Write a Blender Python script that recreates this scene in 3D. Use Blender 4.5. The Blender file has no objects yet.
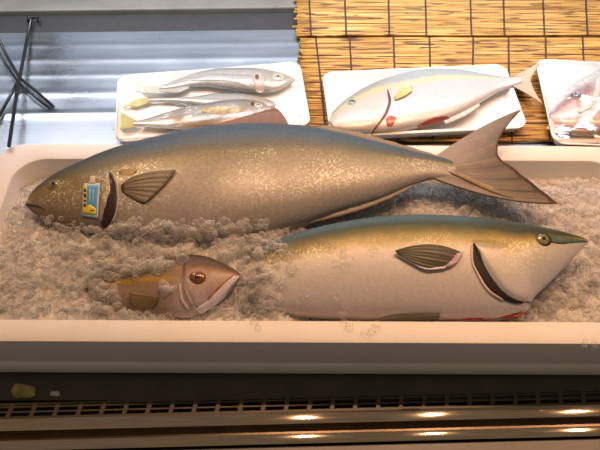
import bpy, bmesh, math, random
import numpy as np
from mathutils import Vector, Matrix
random.seed(7); rng = np.random.default_rng(11)
PI = math.pi
COL = bpy.context.scene.collection

# ------------------------------------------------------------------ camera
PITCH = math.radians(52); DIST = 1.0; FOC = 724.26
CAM = np.array([0, -DIST*math.cos(PITCH), DIST*math.sin(PITCH)])
FW = np.array([0, math.cos(PITCH), -math.sin(PITCH)]); RT = np.array([1., 0, 0]); UP = np.array([0, math.sin(PITCH), math.cos(PITCH)])
def ray(px, py): return FW + (px-300)/FOC*RT + (225-py)/FOC*UP
def hit(px, py, o, n):
    d = ray(px, py); t = np.dot(np.array(o)-CAM, n)/np.dot(d, n); return CAM+d*t
def W(px, py, z=0.0): return hit(px, py, (0, 0, z), np.array([0, 0, 1.]))
cd = bpy.data.cameras.new('camera'); co = bpy.data.objects.new('camera', cd); COL.objects.link(co)
cd.sensor_width = 36; cd.lens = FOC*36/600; cd.clip_start = .02
co.location = CAM; co.rotation_euler = (PI/2-PITCH, 0, 0)
bpy.context.scene.camera = co

# ------------------------------------------------------------------ materials
def lin(c): c /= 255; return c/12.92 if c <= .04045 else ((c+.055)/1.055)**2.4
def rgb(r, g, b): return (lin(r), lin(g), lin(b))
WARM = rgb(240, 197, 162)
def wa(r, g, b, k=.8):          # albedo of a colour seen under the warm lamps
    c = rgb(r, g, b); return tuple(min(.9, c[i]/WARM[i]*k) for i in range(3))
class NT:
    def __init__(s, name):
        s.m = bpy.data.materials.new(name); s.m.use_nodes = True; s.t = s.m.node_tree; s.n = s.t.nodes
        s.p = s.n['Principled BSDF']; s.out = s.n['Material Output']
    def add(s, ty, **kw):
        n = s.n.new(ty)
        for k, v in kw.items():
            if hasattr(n, k): setattr(n, k, v)
            else: n.inputs[k.replace('_', ' ')].default_value = v
        return n
    def link(s, a, b): s.t.links.new(a, b)
    def setp(s, **kw):
        for k, v in kw.items():
            k = k.replace('_', ' ')
            s.p.inputs[k].default_value = (*v, 1) if isinstance(v, tuple) and len(v) == 3 and 'Radius' not in k else v
        return s
    def ramp(s, fac, stops, interp='LINEAR'):
        r = s.n.new('ShaderNodeValToRGB'); r.color_ramp.interpolation = interp; e = r.color_ramp.elements
        while len(e) < len(stops): e.new(.5)
        for i, (p, c) in enumerate(stops):
            e[i].position = p; e[i].color = (*c, 1) if len(c) == 3 else c
        s.link(fac, r.inputs[0]); return r.outputs[0]
    def math(s, op, a, b=None, c=None):
        n = s.n.new('ShaderNodeMath'); n.operation = op
        for i, v in enumerate((a, b, c)):
            if v is None: continue
            if isinstance(v, (int, float)): n.inputs[i].default_value = v
            else: s.link(v, n.inputs[i])
        return n.outputs[0]
    def mix(s, f, a, b, mode='MIX'):
        n = s.n.new('ShaderNodeMix'); n.data_type = 'RGBA'; n.blend_type = mode
        for sock, v in ((n.inputs[0], f), (n.inputs[6], a), (n.inputs[7], b)):
            if isinstance(v, (int, float)): sock.default_value = v
            elif isinstance(v, tuple): sock.default_value = (*v, 1)
            else: s.link(v, sock)
        return n.outputs[2]
    def bump(s, h, strength=.3, dist=.001):
        b = s.n.new('ShaderNodeBump'); b.inputs['Strength'].default_value = strength; b.inputs['Distance'].default_value = dist
        s.link(h, b.inputs['Height']); s.link(b.outputs[0], s.p.inputs['Normal']); return b
    def obj(s, scale=(1, 1, 1)):
        t = s.n.new('ShaderNodeTexCoord'); m = s.n.new('ShaderNodeMapping'); m.inputs['Scale'].default_value = scale
        s.link(t.outputs['Object'], m.inputs[0]); return m.outputs[0]
    def noise(s, vec, scale, detail=3, rough=.5):
        n = s.n.new('ShaderNodeTexNoise'); n.inputs['Scale'].default_value = scale; n.inputs['Detail'].default_value = detail
        n.inputs['Roughness'].default_value = rough
        if vec is not None: s.link(vec, n.inputs['Vector'])
        return n.outputs[0]
def plain(name, col, rough=.5, metal=0., var=.12, scale=60, bump=0., **kw):
    m = NT(name); m.setp(Roughness=rough, Metallic=metal, **kw)
    f = m.noise(m.obj(), scale, 4)
    d = tuple(c*(1-var) for c in col); l = tuple(min(1, c*(1+var)) for c in col)
    m.link(m.ramp(f, [(.3, d), (.7, l)]), m.p.inputs['Base Color'])
    if bump: m.bump(f, bump, .001)
    return m.m

def foam_mat(name, col):
    m = NT(name); m.setp(Roughness=.6, Specular_IOR_Level=.3)
    v = m.n.new('ShaderNodeTexVoronoi'); v.inputs['Scale'].default_value = 220; m.link(m.obj(), v.inputs['Vector'])
    n = m.noise(m.obj(), 9, 3)
    m.link(m.ramp(n, [(.3, tuple(c*.95 for c in col)), (.7, col)]), m.p.inputs['Base Color'])
    m.bump(v.outputs['Distance'], .12, .001); return m.m
def fish_mat(name, stops, head=None, speck=.25, scale_sz=260, rough=.42, metal=.15, bands=None, glint=None):
    """stops: ramp over v (0 belly .. 1 back); head: (u0,u1,stops) blended from the snout; coordinates are the mesh's own UV"""
    m = NT(name); m.setp(Roughness=rough, Metallic=metal, Specular_IOR_Level=.5, Coat_Weight=.15, Coat_Roughness=.3)
    uv = m.n.new('ShaderNodeUVMap'); sx = m.n.new('ShaderNodeSeparateXYZ'); m.link(uv.outputs[0], sx.inputs[0])
    u, v = sx.outputs[0], sx.outputs[1]
    nz = m.noise(m.obj((1, 1, 1)), 45, 4, .6)
    v2 = m.math('ADD', v, m.math('MULTIPLY', m.math('SUBTRACT', nz, .5), .10))
    c = m.ramp(v2, stops)
    if head:
        h = m.ramp(v2, head[2]); f = m.ramp(u, [(head[0], (1, 1, 1)), (head[1], (0, 0, 0))])
        c = m.mix(f, c, h)
    vor = m.n.new('ShaderNodeTexVoronoi'); vor.inputs['Scale'].default_value = scale_sz; m.link(m.obj((.8, 1.2, 1)), vor.inputs['Vector'])
    sp = m.noise(m.obj((1, 1, 1)), scale_sz*.8, 2)
    c = m.mix(speck, c, m.mix(1., c, m.ramp(sp, [(.35, (.45, .45, .45)), (.65, (1.5, 1.5, 1.4))]), 'MULTIPLY'))
    if glint:  # scattered glints of light painted into the skin colour
        g = m.noise(m.obj((1, 1, 1)), 300, 2, .7); gb = m.noise(m.obj(), 14, 2)
        band = m.ramp(v, [(glint[0]-.15, (0, 0, 0)), (glint[0], (1, 1, 1)), (glint[1], (1, 1, 1)), (glint[1]+.08, (0, 0, 0))])
        k = m.math('MULTIPLY', m.ramp(g, [(.52, (0, 0, 0)), (.62, (1, 1, 1))]), m.ramp(gb, [(.4, (0, 0, 0)), (.6, (1, 1, 1))]))
        k = m.math('MULTIPLY', k, band); c = m.mix(m.math('MULTIPLY', k, .7), c, glint[2])
    m.link(c, m.p.inputs['Base Color'])
    m.bump(vor.outputs['Distance'], .10, .0006)
    return m.m
def fin_mat(name, col, edge, alpha=1., rays=90):
    m = NT(name); m.setp(Roughness=.4, Specular_IOR_Level=.5, Alpha=alpha)
    uv = m.n.new('ShaderNodeUVMap'); sx = m.n.new('ShaderNodeSeparateXYZ'); m.link(uv.outputs[0], sx.inputs[0])
    w = m.math('SINE', m.math('MULTIPLY', sx.outputs[1], rays))
    n = m.noise(m.obj(), 60, 3)
    c = m.ramp(m.math('ADD', sx.outputs[0], m.math('MULTIPLY', m.math('SUBTRACT', n, .5), .5)), [(.2, col), (.95, edge)])
    c = m.mix(.2, c, m.mix(1., c, m.ramp(m.math('ADD', m.math('MULTIPLY', w, .5), .5), [(0, (.55, .55, .55)), (1, (1.2, 1.2, 1.2))]), 'MULTIPLY'))
    m.link(c, m.p.inputs['Base Color']); m.bump(w, .2, .0004); return m.m

# ------------------------------------------------------------------ object helpers
def link(name, me, mat=None, parent=None, smooth=True):
    o = bpy.data.objects.new(name, me); COL.objects.link(o)
    if mat is not None and not me.materials: me.materials.append(mat)
    if smooth: me.polygons.foreach_set('use_smooth', [True]*len(me.polygons))
    if parent: o.parent = parent
    return o
def tag(o, label=None, cat=None, group=None, kind=None):
    if label: o['label'] = label
    if cat: o['category'] = cat
    if group: o['group'] = group
    if kind: o['kind'] = kind
    return o
def empty(name, loc=(0, 0, 0), M=None):
    o = bpy.data.objects.new(name, None); COL.objects.link(o); o.empty_display_size = .02
    if M is not None: o.matrix_world = M
    else: o.location = loc
    return o
def mesh(name, vs, fs, uvs=None):
    me = bpy.data.meshes.new(name); me.from_pydata([tuple(map(float, v)) for v in vs], [], [tuple(int(i) for i in f) for f in fs])
    if uvs is not None:
        l = me.uv_layers.new(name='UVMap'); idx = np.empty(len(me.loops), int); me.loops.foreach_get('vertex_index', idx)
        l.data.foreach_set('uv', np.array(uvs, float)[idx].ravel())
    me.update(); return me
def autosmooth(o, ang=.6):
    me = o.data; bm = bmesh.new(); bm.from_mesh(me)
    for e in bm.edges:
        if len(e.link_faces) == 2 and e.calc_face_angle(0) > ang: e.smooth = False
    bm.to_mesh(me); bm.free(); return o
def fixn(me):
    bm = bmesh.new(); bm.from_mesh(me); bmesh.ops.recalc_face_normals(bm, faces=bm.faces); bm.to_mesh(me); bm.free(); return me
def boxes(lst, bevel=0.):
    """lst of (x0,x1,y0,y1,z0,z1) -> one mesh"""
    bm = bmesh.new()
    for x0, x1, y0, y1, z0, z1 in lst:
        r = bmesh.ops.create_cube(bm, size=1)
        for v in r['verts']: v.co = Vector(((x0+x1)/2+v.co.x*(x1-x0), (y0+y1)/2+v.co.y*(y1-y0), (z0+z1)/2+v.co.z*(z1-z0)))
    if bevel: bmesh.ops.bevel(bm, geom=bm.edges[:], offset=bevel, segments=2, affect='EDGES', profile=.5)
    me = bpy.data.meshes.new('m'); bm.to_mesh(me); bm.free(); return me
def tube(pts, r, n=8, caps=True):
    pts = [np.array(p, float) for p in pts]; rs = r if isinstance(r, (list, tuple, np.ndarray)) else [r]*len(pts)
    vs, fs = [], []; up = np.array([0, 0, 1.])
    for i, p in enumerate(pts):
        t = pts[min(i+1, len(pts)-1)]-pts[max(i-1, 0)]; t /= np.linalg.norm(t)
        a = np.cross(t, up); 
        if np.linalg.norm(a) < 1e-3: a = np.cross(t, np.array([1., 0, 0]))
        a /= np.linalg.norm(a); b = np.cross(t, a)
        for k in range(n): vs.append(p+rs[i]*(math.cos(2*PI*k/n)*a+math.sin(2*PI*k/n)*b))
    for i in range(len(pts)-1):
        for k in range(n): fs.append((i*n+k, i*n+(k+1) % n, (i+1)*n+(k+1) % n, (i+1)*n+k))
    if caps: fs += [tuple(range(n)), tuple(range(len(pts)*n-1, (len(pts)-1)*n-1, -1))]
    return vs, fs
def extrude_profile(prof, x0, x1, nx=1, caps=True):
    """prof: closed list of (y,z)"""
    n = len(prof); vs = []; fs = []
    for i in range(nx+1):
        x = x0+(x1-x0)*i/nx
        vs += [(x, y, z) for y, z in prof]
    for i in range(nx):
        for k in range(n): fs.append((i*n+k, i*n+(k+1) % n, (i+1)*n+(k+1) % n, (i+1)*n+k))
    if caps: fs += [tuple(range(n)), tuple(range(nx*n, nx*n+n))]
    return fixn(mesh('m', vs, fs))
def rrect(w, d, r, n=8):
    out = []
    for cx, cy, a0 in ((w/2-r, d/2-r, 0), (-w/2+r, d/2-r, PI/2), (-w/2+r, -d/2+r, PI), (w/2-r, -d/2+r, 3*PI/2)):
        for k in range(n+1):
            a = a0+PI/2*k/n; out.append((cx+r*math.cos(a), cy+r*math.sin(a)))
    return out
def rings_mesh(rings, close_first=True, close_last=True):
    """rings: list of (list of (x,y), z)"""
    n = len(rings[0][0]); vs = []; fs = []
    for pts, z in rings: vs += [(x, y, z) for x, y in pts]
    for i in range(len(rings)-1):
        for k in range(n): fs.append((i*n+k, i*n+(k+1) % n, (i+1)*n+(k+1) % n, (i+1)*n+k))
    if close_first: fs.append(tuple(range(n))[::-1])
    if close_last: fs.append(tuple(range((len(rings)-1)*n, len(rings)*n)))
    return fixn(mesh('m', vs, fs))
def pchip(x, y):
    x = np.array(x, float); y = np.array(y, float); h = np.diff(x); d = np.diff(y)/h; m = np.zeros_like(y)
    for i in range(1, len(x)-1):
        if d[i-1]*d[i] > 0:
            w1, w2 = 2*h[i]+h[i-1], h[i]+2*h[i-1]; m[i] = (w1+w2)/(w1/d[i-1]+w2/d[i])
    m[0], m[-1] = d[0], d[-1]
    def f(q):
        q = np.clip(np.asarray(q, float), x[0], x[-1]); i = np.clip(np.searchsorted(x, q, side='right')-1, 0, len(x)-2)
        t = (q-x[i])/h[i]; t2, t3 = t*t, t*t*t
        return (2*t3-3*t2+1)*y[i]+(t3-2*t2+t)*h[i]*m[i]+(-2*t3+3*t2)*y[i+1]+(t3-t2)*h[i]*m[i+1]
    return f
def resample(poly, n):
    p = np.array(poly, float)
    if len(p) == 1: return np.repeat(p, n, 0)
    s = np.r_[0, np.cumsum(np.linalg.norm(np.diff(p, axis=0), axis=1))]
    q = np.linspace(0, s[-1], n); return np.stack([pchip(s, p[:, k])(q) for k in range(p.shape[1])], 1)

# ------------------------------------------------------------------ fish
def smooth01(t): t = np.clip(t, 0, 1); return t*t*(3-2*t)
class Fish:
    """a fish lying on its side: outline traced on the plane it lies in, real thickness to both sides"""
    def __init__(s, name, anchor, z, tilt, top, bot, thick, headright, shrink=.97, roll=0., pexp=.8):
        s.name = name; s.o = W(anchor[0], anchor[1], z); t = math.radians(tilt); r = math.radians(roll)
        X = np.array([math.cos(r), 0, math.sin(r)]); Y = np.array([0, math.cos(t), math.sin(t)])
        N = np.cross(X, Y); N /= np.linalg.norm(N); X = np.cross(Y, N)
        s.X, s.Y, s.N = X, Y, N; s.head = headright; s.pexp = pexp
        T = np.array([s.pl(*p) for p in top]); B = np.array([s.pl(*p) for p in bot])
        s.x0 = min(T[0, 0], B[0, 0]); s.x1 = max(T[-1, 0], B[-1, 0])
        T[0, 0] = B[0, 0] = s.x0; T[-1, 0] = B[-1, 0] = s.x1
        s.ft = pchip(T[:, 0], T[:, 1]); s.fb = pchip(B[:, 0], B[:, 1]); s.shrink = shrink
        s.fth = pchip([a for a, b in thick], [b for a, b in thick]); s.bumps = []
        M = Matrix.Identity(4)
        for i in range(3): M[i][0], M[i][1], M[i][2], M[i][3] = X[i], Y[i], N[i], s.o[i]
        s.root = empty(name, M=M)
    def pl(s, px, py, h=0.):
        p = hit(px, py, s.o+s.N*h, s.N)-s.o; return np.array([p@s.X, p@s.Y])
    def u(s, x):
        u = (np.asarray(x)-s.x0)/(s.x1-s.x0); return 1-u if s.head else u
    def midhalf(s, x):
        t, b = s.ft(x), s.fb(x); return (t+b)/2, np.maximum((t-b)/2*s.shrink, 1e-4)
    def bump(s, x, y):
        z = 0.
        for f in s.bumps: z = z+f(x, y)
        return z
    def surf(s, x, y):
        m, h = s.midhalf(x); c = np.clip((y-m)/h, -1, 1); sn = np.sqrt(1-c*c)
        return s.fth(s.u(x))*sn**s.pexp+s.bump(x, y)*np.minimum(1, sn*1.5)
    def on(s, px, py, off=0.):
        h = 0.
        for _ in range(8):
            x, y = s.pl(px, py, h); h = float(s.surf(x, y))
        return np.array([x, y, h+off])
    def gill(s, front, A=.004, L=.05):
        """raised gill cover on the head side of a curve"""
        P = np.array([s.on(*p)[:2] for p in front]); P = P[np.argsort(P[:, 1])]; fx = lambda y: np.interp(y, P[:, 1], P[:, 0])
        y0, y1 = P[0, 1], P[-1, 1]; sg = 1 if s.head else -1
        def f(x, y):
            d = (x-fx(y))*sg
            return np.where(d >= 0, A*(1-smooth01(d/L)), A*(1-smooth01(-d/.0018)))*smooth01((y-y0)/.012+.3)*smooth01((y1-y)/.012+.3)
        s.bumps.append(f)
    def body(s, mat, nx=200, nt=72, name='body'):
        q = (1-np.cos(np.linspace(0, PI, nx)))/2; xs = s.x0+(s.x1-s.x0)*q
        vs, uv, fs = [], [], []
        for x in xs:
            m, h = s.midhalf(x); t = float(s.fth(s.u(x))); uu = float(s.u(x))
            for k in range(nt):
                a = 2*PI*k/nt; c, sn = math.cos(a), math.sin(a); y = m+h*c
                z = t*math.copysign(abs(sn)**s.pexp, sn)
                if sn > 0: z += float(s.bump(x, y))*min(1, sn*1.5)
                vs.append((x, y, z)); uv.append((uu, c*.5+.5))
        for i in range(nx-1):
            for k in range(nt): fs.append((i*nt+k, (i+1)*nt+k, (i+1)*nt+(k+1) % nt, i*nt+(k+1) % nt))
        fs += [tuple(range(nt)), tuple(range((nx-1)*nt, nx*nt))[::-1]]
        s.b = link(name, fixn(mesh(name, vs, fs, uv)), mat, s.root); return s.b
    def sheet(s, name, A, B, mat, off=.0008, na=28, nb=7, onbody=True, mid=None, thick=.0007, lift=(0, 0), wave=0., parent=None, arch=0.):
        """a thin solid skin between two edges; on the body surface or in the fish's own plane"""
        if onbody: cv = lambda P: np.array([s.on(*p) for p in P])
        else: cv = lambda P: np.array([[*s.pl(*p), 0.] for p in P])
        a = resample(cv(A), na); b = resample(cv(B), na); m = resample(cv(mid), na) if mid is not None else (a+b)/2
        vs, uv = [], []
        for side in (1, -1):
            for j in range(nb):
                t = j/(nb-1)
                for i in range(na):
                    p = a[i]*(1-t)*(1-2*t)+m[i]*4*t*(1-t)+b[i]*t*(2*t-1)
                    if onbody: p = np.array([p[0], p[1], float(s.surf(p[0], p[1]))+off])
                    th = thick*(1-.75*t) if not onbody or lift[1] else thick
                    p = p+np.array([0, 0, lift[0]*(1-t)+lift[1]*t+wave*math.sin(i/na*PI*14)*t+arch*math.sin(PI*i/(na-1))*t+side*th/2+(thick if onbody else 0)])
                    vs.append(p); uv.append((t, i/(na-1)))
        n = na*nb; fs = []
        for j in range(nb-1):
            for i in range(na-1):
                q = (j*na+i, j*na+i+1, (j+1)*na+i+1, (j+1)*na+i); fs.append(q); fs.append(tuple(n+k for k in q[::-1]))
        edge = [i for i in range(na)]+[j*na+na-1 for j in range(1, nb)]+[(nb-1)*na+i for i in range(na-2, -1, -1)]+[j*na for j in range(nb-2, 0, -1)]
        for k in range(len(edge)):
            e, f = edge[k], edge[(k+1) % len(edge)]; fs.append((e, f, n+f, n+e))
        o = link(name, fixn(mesh(name, vs, fs, uv)), mat, parent or s.root); return o
    def oval(s, name, px, py, rx, ry, mat, off=.0001, thick=.0003, slant=0.):
        L = lambda sg: [(px+sg*rx*math.cos(a)+slant*math.sin(a), py-ry*math.sin(a)) for a in np.linspace(PI/2, -PI/2, 9)]
        return s.sheet(name, L(-1), L(1), mat, off, 16, 8, thick=thick)
    def eye(s, px, py, r, m_iris, m_pupil, m_ring=None, pr=.5, asp=1.):
        c = s.on(px, py, 0)
        sc = 1.0/ FOC * float((s.o+s.X*c[0]+s.Y*c[1]-CAM)@FW); R = r*sc
        e = .002; nx = (s.surf(c[0]+e, c[1])-s.surf(c[0]-e, c[1]))/(2*e); ny = (s.surf(c[0], c[1]+e)-s.surf(c[0], c[1]-e))/(2*e)
        n = Vector((-float(nx)*.6, -float(ny)*.6, 1)).normalized()
        def dome(rad, hgt, off, y=1.):
            vs, fs = [(0, 0, hgt+off)], []; K, J = 28, 7
            for j in range(1, J+1):
                a = PI/2*j/J
                for k in range(K): vs.append((rad*math.sin(a)*math.cos(2*PI*k/K), rad*y*math.sin(a)*math.sin(2*PI*k/K), hgt*math.cos(a)+off))
            for k in range(K): vs.append((rad*math.cos(2*PI*k/K), rad*y*math.sin(2*PI*k/K), off-rad*.5))
            for k in range(K): fs.append((0, 1+k, 1+(k+1) % K))
            for j in range(J):
                for k in range(K): fs.append((1+j*K+k, 1+(j+1)*K+k, 1+(j+1)*K+(k+1) % K, 1+j*K+(k+1) % K))
            q = Vector((0, 0, 1)).rotation_difference(n)
            return [tuple(q @ Vector(v)+Vector(c)) for v in vs], fs
        par = s.root
        if m_ring:
            par = link('eye_socket', mesh('m', *dome(R*1.45, R*.16, .0002, .85)), m_ring, s.root)
            o = link('eye', mesh('m', *dome(R, R*.32, .0004, asp)), m_iris, par)
            link('pupil', mesh('m', *dome(R*pr, R*.2, R*.17+.0004)), m_pupil, par)
        else:
            o = link('eye', mesh('m', *dome(R, R*.32, .0003, asp)), m_iris, par)
            link('pupil', mesh('m', *dome(R*pr, R*.2, R*.17+.0003)), m_pupil, o)
        return o
    def inside(s, P, mar=0.):
        d = np.asarray(P)-s.o; x, y, z = d@s.X, d@s.Y, d@s.N
        m, h = s.midhalf(x); c = (y-m)/h; ok = (x > s.x0+mar) & (x < s.x1-mar) & (np.abs(c) < 1)
        t = s.fth(s.u(x))*np.sqrt(np.clip(1-c*c, 0, 1))**s.pexp
        return ok & (np.abs(z) < t-mar)

M_black = plain('fish_pupil', (.006, .006, .007), .08, Coat_Weight=1.)
M_gillred = plain('gill_opening_dark', (.009, .003, .003), .6, scale=200)
M_blood = plain('blood_red', (.45, .05, .04), .25, scale=150, var=.4)

# ================================================================== DISPLAY CASE
steel = NT('brushed_steel_shelf'); steel.setp(Roughness=.3, Metallic=1.)
f = steel.noise(steel.obj((1.5, 60, 10)), 6, 4); g = steel.noise(steel.obj((1, 1.5, 1)), 7, 3)
steel.link(steel.mix(g, steel.ramp(f, [(.3, (.38, .42, .46)), (.7, (.54, .58, .63))]), (.44, .48, .54)), steel.p.inputs['Base Color'])
steel.link(steel.ramp(g, [(.3, (.22, .22, .22)), (.7, (.42, .42, .42))]), steel.p.inputs['Roughness'])
steel.bump(f, .08, .0005); steel = steel.m
brass = NT('warm_polished_rail'); brass.setp(Roughness=.2, Metallic=1.)
f = brass.noise(brass.obj((3, 60, 60)), 8, 4)
brass.link(brass.ramp(f, [(.3, (.50, .42, .32)), (.7, (.66, .57, .45))]), brass.p.inputs['Base Color'])
brass.link(brass.ramp(f, [(.3, (.03, .03, .03)), (.7, (.045, .045, .045))]), brass.p.inputs['Roughness']); brass = brass.m
M_dsteel = plain('dull_case_steel', (.12, .105, .085), .45, .6, scale=25)
M_dark = plain('dark_channel', (.018, .015, .012), .6)
M_beige = plain('beige_case_ledge', (.17, .165, .145), .5, scale=20)
M_greyp = plain('grey_front_panel', (.10, .10, .098), .4, .2, scale=18)
M_grill = plain('vent_grille_metal', (.085, .072, .052), .5, .3, scale=70)
M_back = plain('unseen_panel_pale', (.62, .66, .72), .5, scale=6)

case = empty('display_case', (0, .1, -.5)); tag(case, 'open steel refrigerated fish display case with ridged rear shelf and vented front sill', 'display case')
def place(o, yaw, at=(0, 0, 0)):     # child in world coordinates, with a small yaw
    o.parent = case; o.matrix_parent_inverse = Matrix.Identity(4)
    o.location = Vector(at)-case.location; o.rotation_euler = (0, 0, math.radians(yaw)); return o
SH = -.020
# ridged rear shelf: profile along y with steps
prof = []
ys = np.linspace(.158, .462, 120)
def shz(y):
    z = SH
    for yc, a, w in ((.250, .0024, .008), (.300, .0015, .009), (.345, .0010, .007), (.385, .0012, .008), (.425, .0009, .007)):
        z += a*math.exp(-((y-yc)/w)**2)
    return z-.0016
prof = [(y, shz(y)) for y in ys]+[(.462, SH-.02), (.158, SH-.02)]
o = link('rear_shelf', extrude_profile(prof, -.75, .75, 1), steel); place(autosmooth(o, .5), 1.0)
o = link('shelf_gap', boxes([(-.75, .75, .455, .53, SH-.05, SH-.024)]), M_dark, smooth=False); place(o, 1.2)
o = link('back_ledge', boxes([(-.75, .75, .522, .60, SH-.06, SH+.004)], .003), M_beige, smooth=False); place(o, 1.2)
o = link('ledge_seam', boxes([(-.75, .75, .464, .521, SH-.03, SH-.006)], .002), plain('dull_dark_steel', (.045, .045, .047), .5, .3), smooth=False); place(o, 1.2)
o = link('unseen_back_panel', boxes([(-.75, .75, .60, .62, SH-.06, .50)]), M_back, smooth=False); place(o, 1.2)  # unseen pale panel, added as a bright surface for the shelf to reflect
o = link('unseen_dark_strip', boxes([(-.525, -.485, .585, .600, -.02, .50)]), M_dark, smooth=False); place(o, 1.2)  # unseen dark strip, added so its reflection darkens the steel shelf
# well floor and its walls
o = link('well_floor', boxes([(-.75, .75, -.212, .17, -.112, -.102)]), M_dsteel, smooth=False); place(o, 0)
o = link('well_back_wall', boxes([(-.75, .75, .170, .174, -.105, SH-.022)]), M_dsteel, smooth=False); place(o, 0)
# vent grille with real slots
gy0, gy1 = -.2305, -.2085; bars = []
for a, b in ((gy0, gy0+.0035), (gy0+.0085, gy0+.0105), (gy0+.0155, gy0+.0175), (gy1-.003, gy1)): bars.append((-.75, .75, a, b, -.0985, -.0965))
vs, fs = [], []
me = boxes(bars); bm = bmesh.new(); bm.from_mesh(me)
for k in range(-24, 25):
    x = k*.0298+.007
    r = bmesh.ops.create_cube(bm, size=1)
    for v in r['verts']: v.co = Vector((x+v.co.x*.0055+(v.co.y)*.004, (gy0+gy1)/2+v.co.y*(gy1-gy0), -.0974+v.co.z*.0026))
bm.to_mesh(me); bm.free()
YR = 1.5
o = link('vent_grille', me, M_grill, smooth=False); place(o, YR)
o = link('vent_pit', boxes([(-.75, .75, gy0-.002, gy1+.004, -.135, -.125)]), M_dark, smooth=False); place(o, YR)
for k, x in enumerate((-.33, .0, .215, .41)):
    pass
def railprof(y0, y1, z0, z1, sag=.0002):
    return [(y0, z0), (y1, z0)]+[(y1+(y0-y1)*k/12, z1-sag*(k/6-1)**2) for k in range(13)]
o = link('inner_rail', extrude_profile(railprof(-.2470, -.2312, -.118, -.0945), -.75, .75), brass); place(autosmooth(o, .3), YR)
o = link('rail_channel', boxes([(-.75, .75, -.2585, -.2470, -.118, -.107)]), plain('brown_channel', (.10, .07, .045), .3, .7), smooth=False); place(o, YR)
o = link('outer_rail', extrude_profile(railprof(-.2730, -.2600, -.118, -.0945), -.75, .75), brass); place(autosmooth(o, .3), YR)
o = link('front_panel', boxes([(-.75, .75, -.345, -.2742, -.125, -.099)], .002), M_greyp, smooth=False); place(o, YR)
o = link('rail_screw', boxes([(.126, .148, -.2325, -.2303, -.0965, -.0935)], .0006), M_dark, smooth=False); place(o, YR)
o = link('case_base', boxes([(-.75, .75, -.34, .60, -.50, -.136)]), plain('case_body_grey', (.25, .25, .24), .5), smooth=False); place(o, 0)

# scraps in the gutter
p = W(26, 392, -.102)
vs = [(-.014, -.010, 0), (.014, -.009, 0), (.013, .006, 0), (-.012, .008, 0), (-.013, -.008, .019), (-.004, -.006, .017), (.012, .004, .008), (-.011, .006, .016)]
me = bpy.data.meshes.new('m'); bm = bmesh.new(); [bm.verts.new(v) for v in vs]; bmesh.ops.convex_hull(bm, input=bm.verts[:]); bmesh.ops.bevel(bm, geom=bm.edges[:], offset=.0012, segments=2, affect='EDGES'); bm.to_mesh(me); bm.free()
o = link('wooden_wedge', me, plain('tan_wood', wa(190, 140, 70), .5, scale=90, var=.3), smooth=False); o.location = p; tag(o, 'small tan wedge lying in the dark gutter at the left', 'wedge')
p = W(55, 394, -.102)
me = bpy.data.meshes.new('m'); bm = bmesh.new()
for v in [(-.007, -.002, 0), (.007, -.003, 0), (.005, .004, 0), (-.006, .004, 0), (-.003, .001, .006), (.003, 0, .004)]: bm.verts.new(v)
bmesh.ops.convex_hull(bm, input=bm.verts[:]); bm.to_mesh(me); bm.free()
o = link('foam_crumb', me, foam_mat('crumb_white', (.8, .8, .78)), smooth=False); o.location = p; tag(o, 'small white foam crumb in the gutter beside the tan wedge', 'crumb')

# ================================================================== FOAM FISH BOX
M_foam = foam_mat('white_foam_box', (.82, .80, .78))
BX0, BX1, BY0, BY1 = -.452, .502, -.1825, .1545
bw, bd = BX1-BX0, BY1-BY0; cx, cy = (BX0+BX1)/2, (BY0+BY1)/2
N8 = 10
def R_(inset, r): return rrect(bw-2*inset, bd-2*inset, max(r, .002), N8)
rings = [(R_(.014, .02), -.100), (R_(.007, .028), -.0985), (R_(.005, .03), -.094), (R_(.0045, .03), -.076), (R_(.0055, .03), -.0735), (R_(.009, .027), -.0715), (R_(.008, .027), -.069),
         (R_(.0015, .035), -.004), (R_(.0004, .036), -.0012), (R_(.003, .034), 0.), (R_(.028, .047), 0.), (R_(.0305, .046), -.0012), (R_(.0318, .045), -.004), (R_(.040, .040), -.075), (R_(.046, .034), -.080)]
o = link('foam_fish_box', rings_mesh(rings), M_foam); autosmooth(o, .5)
o.location = (cx, cy, 0); o.rotation_euler = (0, 0, math.radians(-.3))
tag(o, 'long white foam fish box packed with crushed ice and fish', 'box'); box = o

# ================================================================== FISH ON ICE
# --- big amberjack
A = Fish('amberjack', (250, 190), .018, 9,
    [(26, 205), (31, 194), (44, 182), (60, 172), (80, 163.5), (100, 155), (130, 145), (160, 137.5), (190, 131), (220, 127), (260, 125), (300, 126.5), (340, 133.5), (380, 143), (420, 153), (456, 160)],
    [(26, 206), (34, 214), (50, 222), (80, 236), (110, 244), (160, 250), (210, 247), (250, 240), (300, 227), (340, 213), (380, 200), (410, 187), (430, 180), (456, 177)],
    [(0, .003), (.04, .012), (.12, .026), (.25, .036), (.42, .040), (.6, .034), (.8, .020), (.93, .008), (1, .0022)], False)
gA_b = [(109, 172), (113.5, 178), (116, 188), (116.5, 201), (115, 212), (111, 222), (105, 229)]
gA_f = [(109, 172.5), (110.5, 180), (109, 190), (105.5, 201), (102.5, 213), (101, 222), (103, 228)]
A.gill(gA_f, .0045, .06)
sA = [(0, wa(170, 135, 110)), (.30, wa(178, 140, 112)), (.52, wa(186, 148, 112)), (.62, wa(170, 132, 86)), (.71, wa(126, 100, 66)), (.79, wa(100, 92, 78)), (.87, wa(86, 88, 84)), (1, wa(74, 80, 82))]
hA = [(0, wa(140, 100, 70)), (.3, wa(150, 108, 72)), (.55, wa(160, 112, 62)), (.72, wa(128, 98, 50)), (.85, wa(84, 78, 58)), (1, wa(66, 68, 60))]
kk = lambda L, g: [(p, tuple(v*g for v in c)) for p, c in L]
sA, hA = kk(sA, .70), kk(hA, .76)
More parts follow.
